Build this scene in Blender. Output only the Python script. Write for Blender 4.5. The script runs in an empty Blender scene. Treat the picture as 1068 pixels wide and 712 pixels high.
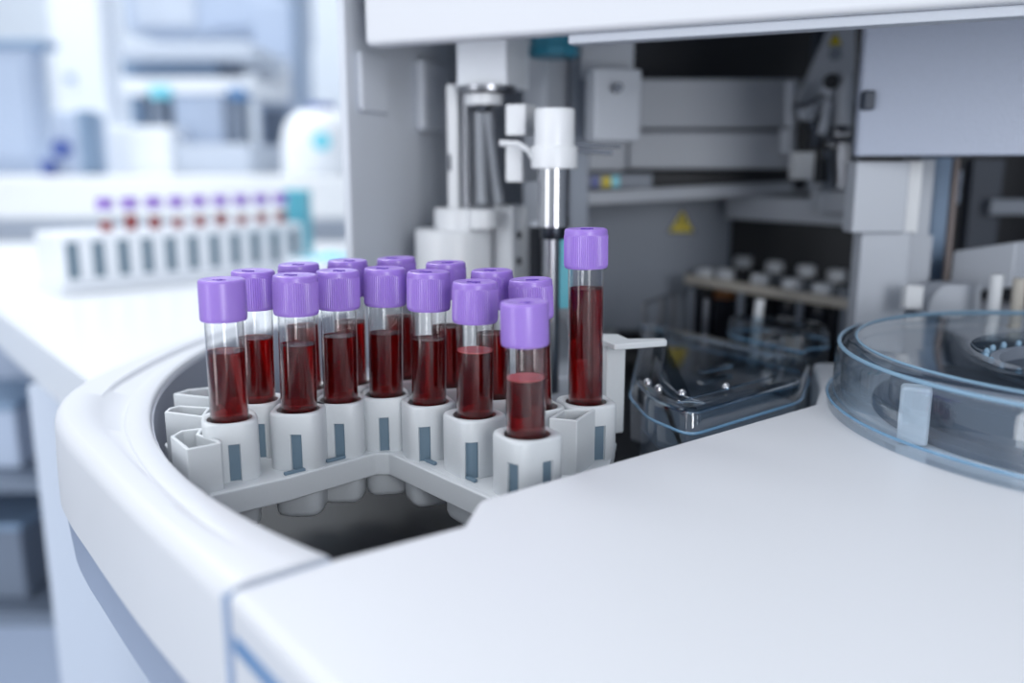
import bpy, math, random
from math import pi, sin, cos, radians as R
random.seed(4)
sc = bpy.context.scene
COL = sc.collection
# ------------------------------------------------------------------ units: millimetres, origin below the camera on
# the cover of the analyser; BASE lifts everything to bench height.
BASE = 950.0
CAM_H = 95.0
FOC = 900.0
TH = math.atan(181 / 900)
S_, C_ = sin(TH), cos(TH)


def ray(px, py):
    u = (px - 534) / FOC
    v = (py - 356) / FOC
    return u, C_ - v * S_, -S_ - v * C_


def Pz(px, py, z):
    dx, dy, dz = ray(px, py)
    t = (z - CAM_H) / dz
    return (dx * t, dy * t, z)


def Py(px, py, y):
    dx, dy, dz = ray(px, py)
    t = y / dy
    return (dx * t, y, CAM_H + dz * t)


# ------------------------------------------------------------------ materials
def lin(c):
    return tuple(((x / 255) / 12.92 if x / 255 <= .04045 else ((x / 255 + .055) / 1.055) ** 2.4) for x in c)


MATS = {}


def mat(name, rgb, rough=.4, metal=0., bump=0., scale=900., coat=0., sss=None, emis=None, spec=.5, var=.03):
    m = bpy.data.materials.new(name)
    m.use_nodes = True
    nt = m.node_tree
    b = nt.nodes['Principled BSDF']
    c = lin(rgb)
    tc = nt.nodes.new('ShaderNodeTexCoord')
    nz = nt.nodes.new('ShaderNodeTexNoise')
    nz.inputs['Scale'].default_value = scale
    nz.inputs['Detail'].default_value = 2
    nt.links.new(tc.outputs['Object'], nz.inputs['Vector'])
    rp = nt.nodes.new('ShaderNodeValToRGB')
    rp.color_ramp.elements[0].color = tuple(x * (1 - var) for x in c) + (1,)
    rp.color_ramp.elements[1].color = tuple(min(1, x * (1 + var)) for x in c) + (1,)
    nt.links.new(nz.outputs['Fac'], rp.inputs['Fac'])
    nt.links.new(rp.outputs['Color'], b.inputs['Base Color'])
    b.inputs['Roughness'].default_value = rough
    b.inputs['Metallic'].default_value = metal
    b.inputs['Specular IOR Level'].default_value = spec
    b.inputs['Coat Weight'].default_value = coat
    b.inputs['Coat Roughness'].default_value = .12
    if bump:
        bp = nt.nodes.new('ShaderNodeBump')
        bp.inputs['Strength'].default_value = bump
        bp.inputs['Distance'].default_value = .0004
        nt.links.new(nz.outputs['Fac'], bp.inputs['Height'])
        nt.links.new(bp.outputs['Normal'], b.inputs['Normal'])
    if sss:
        b.inputs['Subsurface Weight'].default_value = sss[0]
        b.inputs['Subsurface Radius'].default_value = sss[1]
        b.inputs['Subsurface Scale'].default_value = sss[2]
    if emis:
        b.inputs['Emission Color'].default_value = lin(emis[0]) + (1,)
        b.inputs['Emission Strength'].default_value = emis[1]
    MATS[name] = m
    return m


def clear(name, tint, f0=.05, rough=.02, power=4.0, gain=.9):
    """thin clear plastic / glass: straight-through transmission with Fresnel reflection"""
    m = bpy.data.materials.new(name)
    m.use_nodes = True
    nt = m.node_tree
    nt.nodes.clear()
    o = nt.nodes.new('ShaderNodeOutputMaterial')
    mx = nt.nodes.new('ShaderNodeMixShader')
    tr = nt.nodes.new('ShaderNodeBsdfTransparent')
    tr.inputs['Color'].default_value = tint + (1,)
    gl = nt.nodes.new('ShaderNodeBsdfGlossy')
    gl.inputs['Roughness'].default_value = rough
    lw = nt.nodes.new('ShaderNodeLayerWeight')
    lw.inputs['Blend'].default_value = .5
    pw = nt.nodes.new('ShaderNodeMath'); pw.operation = 'POWER'; pw.inputs[1].default_value = power
    ma = nt.nodes.new('ShaderNodeMath'); ma.operation = 'MULTIPLY_ADD'
    ma.inputs[1].default_value = gain; ma.inputs[2].default_value = f0
    nt.links.new(lw.outputs['Facing'], pw.inputs[0])
    nt.links.new(pw.outputs[0], ma.inputs[0])
    nt.links.new(ma.outputs[0], mx.inputs[0])
    nt.links.new(tr.outputs[0], mx.inputs[1])
    nt.links.new(gl.outputs[0], mx.inputs[2])
    nt.links.new(mx.outputs[0], o.inputs[0])
    MATS[name] = m
    return m


mat('white_shell', (214, 216, 221), .38, bump=.04, var=.01)
mat('white_plastic', (226, 228, 231), .35, var=.01)
mat('holder_plastic', (208, 212, 215), .42, bump=.05, var=.02)
mat('slot_plastic', (104, 126, 142), .5)
mat('grey_plastic', (188, 193, 202), .5, bump=.05)
mat('wall_grey', (212, 217, 225), .45, bump=.04)
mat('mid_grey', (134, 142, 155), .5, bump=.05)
mat('panel_grey', (176, 184, 202), .4, bump=.9, scale=800, var=.05)
mat('dark_grey', (58, 66, 80), .5)
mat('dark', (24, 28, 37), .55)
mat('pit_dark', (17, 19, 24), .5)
mat('band_grey', (156, 168, 190), .4)
mat('seam_blue', (140, 160, 190), .4)
mat('stripe_blue', (66, 122, 176), .35)
mat('ring_wall', (168, 172, 184), .5)
mat('purple', (154, 122, 206), .3, sss=(.25, (1, .6, 1), .0015), var=.02, bump=.03)
mat('purple_deep', (96, 58, 168), .5)
def blood_mat():
    m = mat('blood', (92, 3, 5), .2, sss=(.6, (1., .03, .015), .004), var=.04, scale=300)
    nt = m.node_tree
    b = nt.nodes['Principled BSDF']
    o = nt.nodes['Material Output']
    g = nt.nodes.new('ShaderNodeBsdfRefraction')
    g.inputs['IOR'].default_value = 1.34
    g.inputs['Roughness'].default_value = .08
    mx = nt.nodes.new('ShaderNodeMixShader'); mx.inputs[0].default_value = .45
    nt.links.new(g.outputs[0], mx.inputs[1]); nt.links.new(b.outputs[0], mx.inputs[2])
    nt.links.new(mx.outputs[0], o.inputs['Surface'])
    va = nt.nodes.new('ShaderNodeVolumeAbsorption')
    va.inputs['Color'].default_value = (.90, .03, .02, 1)
    va.inputs['Density'].default_value = 560
    nt.links.new(va.outputs[0], o.inputs['Volume'])


blood_mat()
mat('blood_red', (150, 14, 14), .3)
mat('edge_blue', (112, 152, 184), .15, coat=.5)
clear('clear_edge', (.62, .80, .95), .40, .06, 2.0, .5)
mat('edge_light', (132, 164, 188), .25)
mat('rod_brown', (120, 110, 108), .4, .2)
mat('beige', (196, 190, 180), .45)
mat('tray_grey', (92, 101, 114), .35)
mat('foam', (206, 92, 92), .5, var=.3, scale=1500, sss=(.4, (1., .2, .2), .002))
mat('chrome', (196, 196, 200), .12, 1.)
mat('steel', (150, 152, 158), .28, 1.)
mat('rod_metal', (186, 190, 196), .35, .35)
mat('dark_steel', (70, 74, 82), .35, 1.)
mat('teal', (56, 138, 164), .4)
mat('teal_light', (96, 184, 202), .4)
mat('sign_yellow', (222, 200, 40), .5)
mat('sign_black', (20, 20, 20), .5)
mat('cyan', (120, 214, 232), .4)
mat('sticker_blue', (60, 74, 160), .4)
mat('brown', (168, 104, 50), .4)
mat('amber_glass', (34, 36, 44), .15)
mat('lab_white', (238, 242, 248), .5)
mat('lab_grey', (176, 190, 212), .5)
mat('lab_blue_grey', (128, 152, 180), .5)
mat('lab_dark', (112, 124, 142), .5)
mat('lab_blue', (70, 92, 160), .5)
mat('counter_white', (232, 235, 239), .3, var=.01)
mat('cabinet_white', (194, 203, 217), .45, var=.01)
mat('wall_paint', (226, 234, 244), .8, scale=40)
mat('floor_vinyl', (150, 160, 176), .5, scale=20)
mat('lens_lit', (240, 246, 255), .5, emis=((236, 244, 255), 2.2))
clear('tube_glass', (.985, .988, .99), .03, .03, 3.2, .8)
clear('clear_cover', (.84, .91, .955), .13, .05, 3.0, .85)
clear('clear_lid', (.90, .945, .98), .07, .03, 3.0, .85)
clear('clear_rim', (.42, .68, .86), .10, .05, 2.5, .8)


# ------------------------------------------------------------------ object helpers
ORG = {}


def tag(o, label=None, cat=None, group=None, kind=None):
    if label: o['label'] = label
    if cat: o['category'] = cat
    if group: o['group'] = group
    if kind: o['kind'] = kind
    return o


def thing(name, label, cat, loc, group=None):
    o = bpy.data.objects.new(name, None)
    o.empty_display_size = .01
    COL.objects.link(o)
    o.location = (loc[0] / 1000, loc[1] / 1000, (loc[2] + BASE) / 1000)
    ORG[o] = tuple(loc)
    return tag(o, label, cat, group)


class MB:
    def __init__(s):
        s.v = []; s.f = []

    def add(s, vs, fs):
        b = len(s.v)
        s.v += [tuple(p) for p in vs]
        s.f += [tuple(i + b for i in f) for f in fs]
        return s

    def box(s, c, size, yaw=0.):
        hx, hy, hz = size[0] / 2, size[1] / 2, size[2] / 2
        ca, sa = cos(yaw), sin(yaw)
        vs = []
        for dz in (-hz, hz):
            for dx, dy in ((-hx, -hy), (hx, -hy), (hx, hy), (-hx, hy)):
                vs.append((c[0] + dx * ca - dy * sa, c[1] + dx * sa + dy * ca, c[2] + dz))
        return s.add(vs, [(3, 2, 1, 0), (4, 5, 6, 7), (0, 1, 5, 4), (1, 2, 6, 5), (2, 3, 7, 6), (3, 0, 4, 7)])

    def prism(s, poly, z0, z1):
        n = len(poly)
        area = sum(poly[i][0] * poly[(i + 1) % n][1] - poly[(i + 1) % n][0] * poly[i][1] for i in range(n))
        if area < 0: poly = poly[::-1]
        vs = [(p[0], p[1], z0) for p in poly] + [(p[0], p[1], z1) for p in poly]
        fs = [tuple(range(n))[::-1], tuple(range(n, 2 * n))]
        fs += [(i, (i + 1) % n, n + (i + 1) % n, n + i) for i in range(n)]
        return s.add(vs, fs)

    def hollow(s, poly, t, z0, z1):
        n = len(poly)
        area = sum(poly[i][0] * poly[(i + 1) % n][1] - poly[(i + 1) % n][0] * poly[i][1] for i in range(n))
        if area < 0: poly = poly[::-1]
        inn = inset(poly, t)
        vs = []
        for z, pl in ((z0, poly), (z1, poly), (z1, inn), (z0 + 2, inn)):
            vs += [(p[0], p[1], z) for p in pl]
        fs = [tuple(range(n))[::-1], tuple(range(3 * n, 4 * n))]
        for k in range(3):
            fs += [(k * n + i, k * n + (i + 1) % n, (k + 1) * n + (i + 1) % n, (k + 1) * n + i) for i in range(n)]
        return s.add(vs, fs)

    def lathe(s, prof, c=(0, 0, 0), n=48, closed=False):
        """prof: list of (r, z); r = 0 closes at an axis point"""
        vs = []; rings = []
        for r, z in prof:
            if r <= 1e-6:
                rings.append([len(vs)]); vs.append((c[0], c[1], c[2] + z))
            else:
                rings.append(list(range(len(vs), len(vs) + n)))
                for i in range(n):
                    a = 2 * pi * i / n
                    vs.append((c[0] + r * cos(a), c[1] + r * sin(a), c[2] + z))
        fs = []
        pairs = list(zip(rings, rings[1:])) + ([(rings[-1], rings[0])] if closed else [])
        for A, B in pairs:
            for i in range(n):
                j = (i + 1) % n
                if len(A) == 1 and len(B) == 1: continue
                if len(A) == 1: fs.append((A[0], B[j], B[i]))
                elif len(B) == 1: fs.append((A[i], A[j], B[0]))
                else: fs.append((A[i], A[j], B[j], B[i]))
        return s.add(vs, fs)

    def cyl(s, p0, p1, r0, r1=None, n=24):
        r1 = r0 if r1 is None else r1
        d = [p1[i] - p0[i] for i in range(3)]
        L = math.sqrt(sum(x * x for x in d)); d = [x / L for x in d]
        a = (0, 0, 1) if abs(d[2]) < .9 else (1, 0, 0)
        u = (d[1] * a[2] - d[2] * a[1], d[2] * a[0] - d[0] * a[2], d[0] * a[1] - d[1] * a[0])
        l = math.sqrt(sum(x * x for x in u)); u = [x / l for x in u]
        w = (d[1] * u[2] - d[2] * u[1], d[2] * u[0] - d[0] * u[2], d[0] * u[1] - d[1] * u[0])
        vs = []
        for p, r in ((p0, r0), (p1, r1)):
            for i in range(n):
                t = 2 * pi * i / n
                vs.append(tuple(p[k] + r * (cos(t) * u[k] + sin(t) * w[k]) for k in range(3)))
        fs = [(i, (i + 1) % n, n + (i + 1) % n, n + i) for i in range(n)]
        fs += [tuple(range(n))[::-1], tuple(range(n, 2 * n))]
        return s.add(vs, fs)

    def path(s, pts, r, n=10, ripple=0.):
        """round tube along a polyline"""
        vs = []; m = len(pts)
        for k, p in enumerate(pts):
            a = pts[max(0, k - 1)]; b = pts[min(m - 1, k + 1)]
            d = [b[i] - a[i] for i in range(3)]
            L = math.sqrt(sum(x * x for x in d)) or 1; d = [x / L for x in d]
            q = (0, 0, 1) if abs(d[2]) < .85 else (1, 0, 0)
            u = (d[1] * q[2] - d[2] * q[1], d[2] * q[0] - d[0] * q[2], d[0] * q[1] - d[1] * q[0])
            l = math.sqrt(sum(x * x for x in u)); u = [x / l for x in u]
            w = (d[1] * u[2] - d[2] * u[1], d[2] * u[0] - d[0] * u[2], d[0] * u[1] - d[1] * u[0])
            rr = r + (ripple if k % 2 else 0)
            for i in range(n):
                t = 2 * pi * i / n
                vs.append(tuple(p[j] + rr * (cos(t) * u[j] + sin(t) * w[j]) for j in range(3)))
        fs = [(k * n + i, k * n + (i + 1) % n, (k + 1) * n + (i + 1) % n, (k + 1) * n + i) for k in range(m - 1) for i in range(n)]
        fs += [tuple(range(n))[::-1], tuple(range((m - 1) * n, m * n))]
        return s.add(vs, fs)

    def bar(s, p0, p1, h, t):
        """straight bar with a rectangular section, h high and t deep, p0/p1 on its front top edge"""
        dx, dy = p1[0] - p0[0], p1[1] - p0[1]
        L = math.hypot(dx, dy); nx, ny = -dy / L * t, dx / L * t
        if ny < 0: nx, ny = -nx, -ny
        vs = []
        for p in (p0, p1):
            vs += [(p[0], p[1], p[2]), (p[0] + nx, p[1] + ny, p[2]), (p[0] + nx, p[1] + ny, p[2] - h), (p[0], p[1], p[2] - h)]
        return s.add(vs, [(0, 1, 5, 4), (1, 2, 6, 5), (2, 3, 7, 6), (3, 0, 4, 7), (0, 3, 2, 1), (4, 5, 6, 7)])

    def build(s, name, m, parent=None, bevel=0., smooth=35, seg=3, flip=False):
        org = (0, 0, 0)
        p = parent
        while p is not None and p not in ORG: p = p.parent
        if p is not None: org = ORG[p]
        zo = 0 if p is not None else BASE
        me = bpy.data.meshes.new(name)
        me.from_pydata([((v[0] - org[0]) / 1000, (v[1] - org[1]) / 1000, (v[2] - org[2] + zo) / 1000) for v in s.v], [], s.f)
        import bmesh
        bm = bmesh.new(); bm.from_mesh(me)
        bmesh.ops.recalc_face_normals(bm, faces=bm.faces)
        bm.to_mesh(me); bm.free()
        me.materials.append(MATS[m] if isinstance(m, str) else m)
        me.polygons.foreach_set('use_smooth', [True] * len(me.polygons))
        me.set_sharp_from_angle(angle=R(smooth))
        o = bpy.data.objects.new(name, me)
        COL.objects.link(o)
        if parent is not None: o.parent = parent
        if bevel:
            b = o.modifiers.new('bevel', 'BEVEL')
            b.width = bevel / 1000; b.segments = seg; b.limit_method = 'ANGLE'; b.angle_limit = R(35)
            b.harden_normals = True
        return o


def inset(poly, t):
    n = len(poly); out = []
    for i in range(n):
        a, b, c = poly[i - 1], poly[i], poly[(i + 1) % n]
        d1 = (b[0] - a[0], b[1] - a[1]); d2 = (c[0] - b[0], c[1] - b[1])
        l1 = math.hypot(*d1); l2 = math.hypot(*d2)
        n1 = (-d1[1] / l1, d1[0] / l1); n2 = (-d2[1] / l2, d2[0] / l2)
        m = (n1[0] + n2[0], n1[1] + n2[1]); k = m[0] * n1[0] + m[1] * n1[1]
        k = max(k, .35)
        out.append((b[0] + m[0] * t / k, b[1] + m[1] * t / k))
    return out


def rbox(px0, py0, px1, py1, y, depth, mb=None):
    """box whose front face, at distance y, spans two corners seen at px/py; depth runs away from the camera"""
    a = Py(px0, py0, y); b = Py(px1, py1, y)
    mb = mb or MB()
    return mb.box(((a[0] + b[0]) / 2, y + depth / 2, (a[2] + b[2]) / 2), (abs(b[0] - a[0]), depth, abs(a[2] - b[2])))


def ybox(xl, xc, xr, pt, pb, y, ang, mb=None):
    """yawed box with its near vertical edge at xc and two visible faces reaching xl and xr"""
    top = Py(xc, pt, y); bot = Py(xc, pb, y)
    zm = (top[2] + bot[2]) / 2

    def hit(px, dx, dy):
        k = (px - 534) / FOC
        g = (zm - CAM_H) * S_
        x0, y0 = top[0], y
        return (k * (y0 * C_ - g) - x0) / (dx - k * dy * C_)
    l = (-cos(ang), sin(ang)); r = (sin(ang), cos(ang))
    tl = hit(xl, *l); tr = hit(xr, *r)
    c = (top[0], y)
    p = [c, (c[0] + r[0] * tr, c[1] + r[1] * tr), (c[0] + r[0] * tr + l[0] * tl, c[1] + r[1] * tr + l[1] * tl), (c[0] + l[0] * tl, c[1] + l[1] * tl)]
    mb = mb or MB()
    return mb.prism(p, bot[2], top[2])


def spline(pts, n):
    """Catmull-Rom resample to n points, even in length"""
    P = [pts[0]] + list(pts) + [pts[-1]]
    out = []
    for i in range(1, len(P) - 2):
        for k in range(24):
            t = k / 24
            a, b, c, d = P[i - 1], P[i], P[i + 1], P[i + 2]
            out.append(tuple(.5 * (2 * b[j] + (c[j] - a[j]) * t + (2 * a[j] - 5 * b[j] + 4 * c[j] - d[j]) * t * t + (3 * b[j] - a[j] - 3 * c[j] + d[j]) * t ** 3) for j in (0, 1)))
    out.append(tuple(pts[-1]))
    L = [0]
    for a, b in zip(out, out[1:]): L.append(L[-1] + math.hypot(b[0] - a[0], b[1] - a[1]))
    res = []
    for k in range(n):
        s = L[-1] * k / (n - 1)
        i = max(j for j in range(len(L)) if L[j] <= s + 1e-9)
        if i >= len(out) - 1: res.append(out[-1]); continue
        f = (s - L[i]) / (L[i + 1] - L[i] or 1)
        res.append((out[i][0] + (out[i + 1][0] - out[i][0]) * f, out[i][1] + (out[i + 1][1] - out[i][1]) * f))
    return res


# ================================================================== the room
def struct(o):
    o['kind'] = 'structure'
    return o


struct(MB().box((0, 1500, -BASE - 20), (9000, 8000, 40)).build('floor', 'floor_vinyl'))
struct(MB().box((0, 3650, 500), (9000, 60, 2900)).build('wall_back', 'wall_paint'))

# ================================================================== blood analyser body
CC = (133.6, 440.0); CR = 298.0
an = thing('blood_analyzer', 'large white blood analyzer with round tube carousel and overhanging hood', 'analyzer', (60, 420, -BASE))

inner = [(-45.6, 202.2)]
a0 = math.atan2(202.2 - CC[1], -45.6 - CC[0]); a1 = pi * 1.0 - .45 + 0.0
a0 = a0 % (2 * pi)
NS = 90
inn = []
for k in range(NS):
    a = a0 + (pi * .93 - a0) * k / (NS - 1)
    inn.append((CC[0] + CR * cos(a), CC[1] + CR * sin(a)))
outer_pts = [(-67.0, 184.5), (-87, 207.5), (-107.5, 231.5), (-128, 257), (-147.5, 282), (-166, 306), (-181.5, 329), (-192, 352), (-197, 376), (-198, 402), (-195, 440), (-189, 480), (-178, 520), (-166, 553)]
out = spline(outer_pts, NS)


def ring_profile(k):
    O, I = out[k], inn[k]
    w = (O[0] - I[0], O[1] - I[1]); L = math.hypot(*w); u = (w[0] / L, w[1] / L)
    t = k / (NS - 1)
    g = min(1, max(0, (t - .06) / .1))           # narrow groove beside the lip
    c = min(1, max(0, (t - .36) / .3)) ** .8          # crescent recess, back-left only
    d = [(0, -50), (0, -2.0), (.5, -.6), (1.8, 0)]
    lip = 11.5
    d += [(lip - 1.2, 0), (lip - .3, -.3 * g), (lip, -.9 * g), (lip + .5, -1.0 * g - 1.6 * c)]
    e = lip + .5 + (L - 12 - lip - 3) * .62
    d += [(max(e, lip + 1), -1.0 * g * (1 - c) * .2 - 2.2 * c), (max(e, lip + 1) + 1.5, 0)]
    rr = min(7.0, L * .22)
    for q in range(7):
        a = pi / 2 * q / 6
        d.append((L - rr + rr * sin(a), -rr + rr * cos(a)))
    d += [(L + .8, -22), (L + 1.0, -37)]
    d.sort(key=lambda z: 0)
    return [(I[0] + u[0] * x, I[1] + u[1] * x, z) for x, z in d]


def sweep(profs, name, m, parent, **k):
    mb = MB(); n = len(profs[0]); vs = [p for pr in profs for p in pr]
    fs = []
    for i in range(len(profs) - 1):
        for j in range(n - 1):
            fs.append((i * n + j, i * n + j + 1, (i + 1) * n + j + 1, (i + 1) * n + j))
    fs.append(tuple(range(n))); fs.append(tuple(range((len(profs) - 1) * n, len(profs) * n)))
    mb.add(vs, fs)
    return mb.build(name, m, parent, **k)


casing = sweep([ring_profile(k) for k in range(NS)], 'carousel_casing', 'white_shell', an, smooth=50)


def off_out(k, d):
    O = out[k]
    a = out[max(0, k - 1)]; b = out[min(NS - 1, k + 1)]
    t = (b[0] - a[0], b[1] - a[1]); L = math.hypot(*t)
    n = (-t[1] / L, t[0] / L)      # left of travel
    if n[0] * (O[0] - CC[0]) + n[1] * (O[1] - CC[1]) < 0: n = (-n[0], -n[1])
    return (O[0] + n[0] * d, O[1] + n[1] * d)


def skin(rows, name, m, parent, **k):
    prof = []
    for i in range(NS):
        prof.append([(*off_out(i, d), z) for d, z in rows])
    return sweep(prof, name, m, parent, **k)


skin([(-8, -37), (.1, -37), (-.6, -38), (-2.5, -61), (-8, -61)], 'trim_band', 'band_grey', an)
skin([(-8, -61), (-2.8, -61), (-3.6, -63.5), (-9, -66), (-30, -70), (-60, -70)], 'casing_underside', 'white_shell', an)
body = [off_out(k, -26) for k in range(0, NS, 3)]
MB().prism(body + [(120, 560), (330, 560), (330, 60), (20, 90)], -BASE, -66).build('lower_cabinet', 'cabinet_white', an, bevel=3)

# inner ring wall and floor of the carousel pit
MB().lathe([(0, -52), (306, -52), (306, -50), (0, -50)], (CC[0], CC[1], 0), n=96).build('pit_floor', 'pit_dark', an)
MB().lathe([(297.9, -50), (297.9, -3), (297.2, -3), (297.2, -50)], (CC[0], CC[1], 0), n=160, closed=True).build('pit_wall', 'ring_wall', an)

# flat cover on the right-hand front
cover = [(-65.8, 183.0), (-44.6, 200.3), (-13.5, 220.8), (-9.8, 239), (125, 344), (137, 372), (150, 420), (430, 420), (430, 30), (56, 30)]
cv = MB().prism(cover, -64, 0).build('top_cover', 'white_shell', an, bevel=2.8, seg=5)
fd = (30.2, -37.9); fl = math.hypot(*fd); fd = (fd[0] / fl, fd[1] / fl); fn = (-fd[1] * -1, fd[0] * 1)
fn = (fd[1], -fd[0])
mb = MB()
c0 = (-66.2 + fd[0] * 5, 183.4 + fd[1] * 5)
vs = []
for t, zz in ((0, -13), (0, -9.5), (60, -9.5), (60, -13)):
    for dd in (-.4, .35):
        vs.append((c0[0] + fd[0] * t + fn[0] * dd, c0[1] + fd[1] * t + fn[1] * dd, zz))
mb.add(vs, [(0, 2, 4, 6), (1, 7, 5, 3), (0, 1, 3, 2), (2, 3, 5, 4), (4, 5, 7, 6), (6, 7, 1, 0)])
mb.build('cover_stripe', 'stripe_blue', cv)
sm = [(-67.2, 184.2), (-45.8, 201.8), (-44.9, 200.9), (-66.2, 183.2)]
MB().prism(sm, -64, -1.6).build('seam_gasket', 'seam_blue', an)

# hood
HZ = 153.0
hl = math.hypot(254, 115)
hd = (254 / hl, -115 / hl); hn = (115 / hl, 254 / hl)
h0 = (-72, 440)
h1 = (h0[0] + hd[0] * 460, h0[1] + hd[1] * 460)
def hq(a, b): return (h0[0] + hd[0] * a + hn[0] * b, h0[1] + hd[1] * a + hn[1] * b)


hood = MB().prism([hq(0, 0), hq(460, 0), hq(460, 13), hq(1, 13)], HZ, 330).build('hood', 'white_shell', an, bevel=3)
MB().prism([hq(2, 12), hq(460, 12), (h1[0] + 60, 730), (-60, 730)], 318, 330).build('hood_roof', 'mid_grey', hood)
q0 = (h0[0] + hd[0] * 104 + hn[0] * 5, h0[1] + hd[1] * 104 + hn[1] * 5)
MB().bar((*q0, HZ), (q0[0] + hd[0] * 350, q0[1] + hd[1] * 350, HZ), 4.2, 9).build('hood_lip', 'grey_plastic', hood, bevel=.8)

# left side wall of the working bay
pa = Py(358, 200, 462); pb_ = Py(366, 200, 462); pc = Py(472, 200, 575)
sp = MB().prism([(pa[0], 462), (pb_[0], 461), (pc[0], 575), (pc[0] - 12, 580)], -50, 330).build('side_wall', 'wall_grey', an, bevel=.8)
ex = (pc[0] - pb_[0], 575 - 461); el = math.hypot(*ex); ex = (ex[0] / el, ex[1] / el); en = (ex[1], -ex[0])


def wall_plate(d0, d1, z0, z1, t, name, m, parent, bev=2.5):
    p = [(pb_[0] + ex[0] * d0, 461 + ex[1] * d0), (pb_[0] + ex[0] * d1, 461 + ex[1] * d1)]
    p += [(p[1][0] + en[0] * t, p[1][1] + en[1] * t), (p[0][0] + en[0] * t, p[0][1] + en[1] * t)]
    return MB().prism(p, z0, z1).build(name, m, parent, bevel=bev)


wall_plate(8, 38, 124, 155, 4, 'oval_boss', 'wall_grey', sp, 2)
wall_plate(72, 108, 116, 158, 7, 'guard_box', 'wall_grey', sp, 4)
# back walls of the bay
MB().prism([(pc[0] - 8, 574), (pc[0] - 8, 582), (24, 660), (80, 664), (80, 654), (26, 650)], -50, 318).build('back_wall', 'grey_plastic', an)
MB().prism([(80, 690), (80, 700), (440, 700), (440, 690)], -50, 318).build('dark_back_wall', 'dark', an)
MB().prism([(430, 420), (440, 420), (440, 700), (430, 700)], -50, 318).build('right_wall', 'dark_grey', an)
# inner deck that carries the pump and the probe
MB().prism([(-100, 440), (-98, 490), (-58, 572), (40, 640), (40, 448), (-30, 436)], -50, -14).build('inner_deck', 'grey_plastic', an, bevel=1.5)

# wall panel with warning sign
wp = rbox(606, 204, 757, 345, 642, 8).build('wall_panel', 'mid_grey', an, bevel=1)


def warn(parent, px, py, y, size, grey=False):
    c = Py(px, py, y)
    h = size

    def tri(k, dy):
        return [(c[0] - h * .58 * k, y + dy, c[2] - h * .38 * k - h * .02), (c[0] + h * .58 * k, y + dy, c[2] - h * .38 * k - h * .02), (c[0], y + dy, c[2] + h * .62 * k)]
    def slab(k, d0, d1):
        return MB().add(tri(k, d0) + tri(k, d1), [(0, 1, 2), (5, 4, 3), (0, 3, 4, 1), (1, 4, 5, 2), (2, 5, 3, 0)])
    w = slab(1, -.4, .05).build('warning_sign', 'sign_black', parent)
    tag(w, 'yellow warning triangle')
    slab(.84, -.7, -.38).build('sign_face', 'sign_yellow', w)
    MB().prism([(c[0] - h * .05, y - .9), (c[0] + h * .05, y - .9), (c[0] + h * .05, y - .6), (c[0] - h * .05, y - .6)], c[2] - h * .1, c[2] + h * .28).build('sign_mark', 'sign_black', w)
    return w


warn(wp, 711, 233, 642, 18)

# cross beams
rbox(640, 82, 832, 134, 600, 40).build('upper_beam', 'grey_plastic', an, bevel=1.5)
rbox(656, 137, 826, 176, 592, 40).build('lower_beam', 'grey_plastic', an, bevel=1.5)
rbox(590, 137, 653, 178, 588, 40).build('beam_end_cap', 'grey_plastic', an, bevel=1.5)
rbox(590, 180, 840, 198, 610, 30).build('belt_slot', 'dark', an)
ls = rbox(614, 181, 680, 196, 575, 6).build('label_strip', 'mid_grey', an, bevel=.5)
rbox(617, 184, 624, 195, 574.4, 1).build('sticker', 'sticker_blue', ls)
rbox(628, 184, 637, 195, 574.4, 1).build('sticker', 'sign_yellow', ls)
rbox(638, 183, 646, 195, 574.4, 1).build('sticker', 'cyan', ls)
MB().bar(Py(588, 201, 560), Py(892, 186, 625), 8.5, 10).build('guide_rail', 'grey_plastic', an, bevel=.8)
sb = MB().bar(Py(757, 204, 625), Py(892, 209, 540), 16, 26).build('shelf_beam', 'grey_plastic', an, bevel=1)
rbox(857, 199, 890, 222, 536, 20).build('foot_block', 'grey_plastic', sb, bevel=1)

# columns left of centre, behind the probe
ybox(545, 570, 594, 40, 330, 520, R(38)).build('probe_column', 'grey_plastic', an, bevel=1)
rbox(596, 36, 612, 300, 530, 14).build('slide_column', 'mid_grey', an, bevel=.8)
rbox(606, 40, 661, 80, 520, 30).build('block_mount', 'grey_plastic', an, bevel=1)
cb = ybox(610, 621, 669, 70, 147, 492, R(72)).build('clamp_block', 'grey_plastic', an, bevel=1.5)
c = Py(645, 91, 489); MB().cyl((c[0], 488.0, c[2]), (c[0], 500, c[2]), 2.6, n=20).build('screw_hole', 'dark_steel', cb)
tc_ = MB()
for r, z0, z1, n in ((14.2, 0, 6.5, 10), (13.2, 6.5, 12.5, 8)):
    pass
c = Py(578, 60, 512)
MB().lathe([(0, 0), (13.6, 0), (14.4, .8), (14.4, 5.5), (13.4, 6), (13.4, 13), (12.6, 13.6), (0, 13.6)], c, n=10).build('teal_collar', 'teal', an, smooth=20, bevel=.4)

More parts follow.
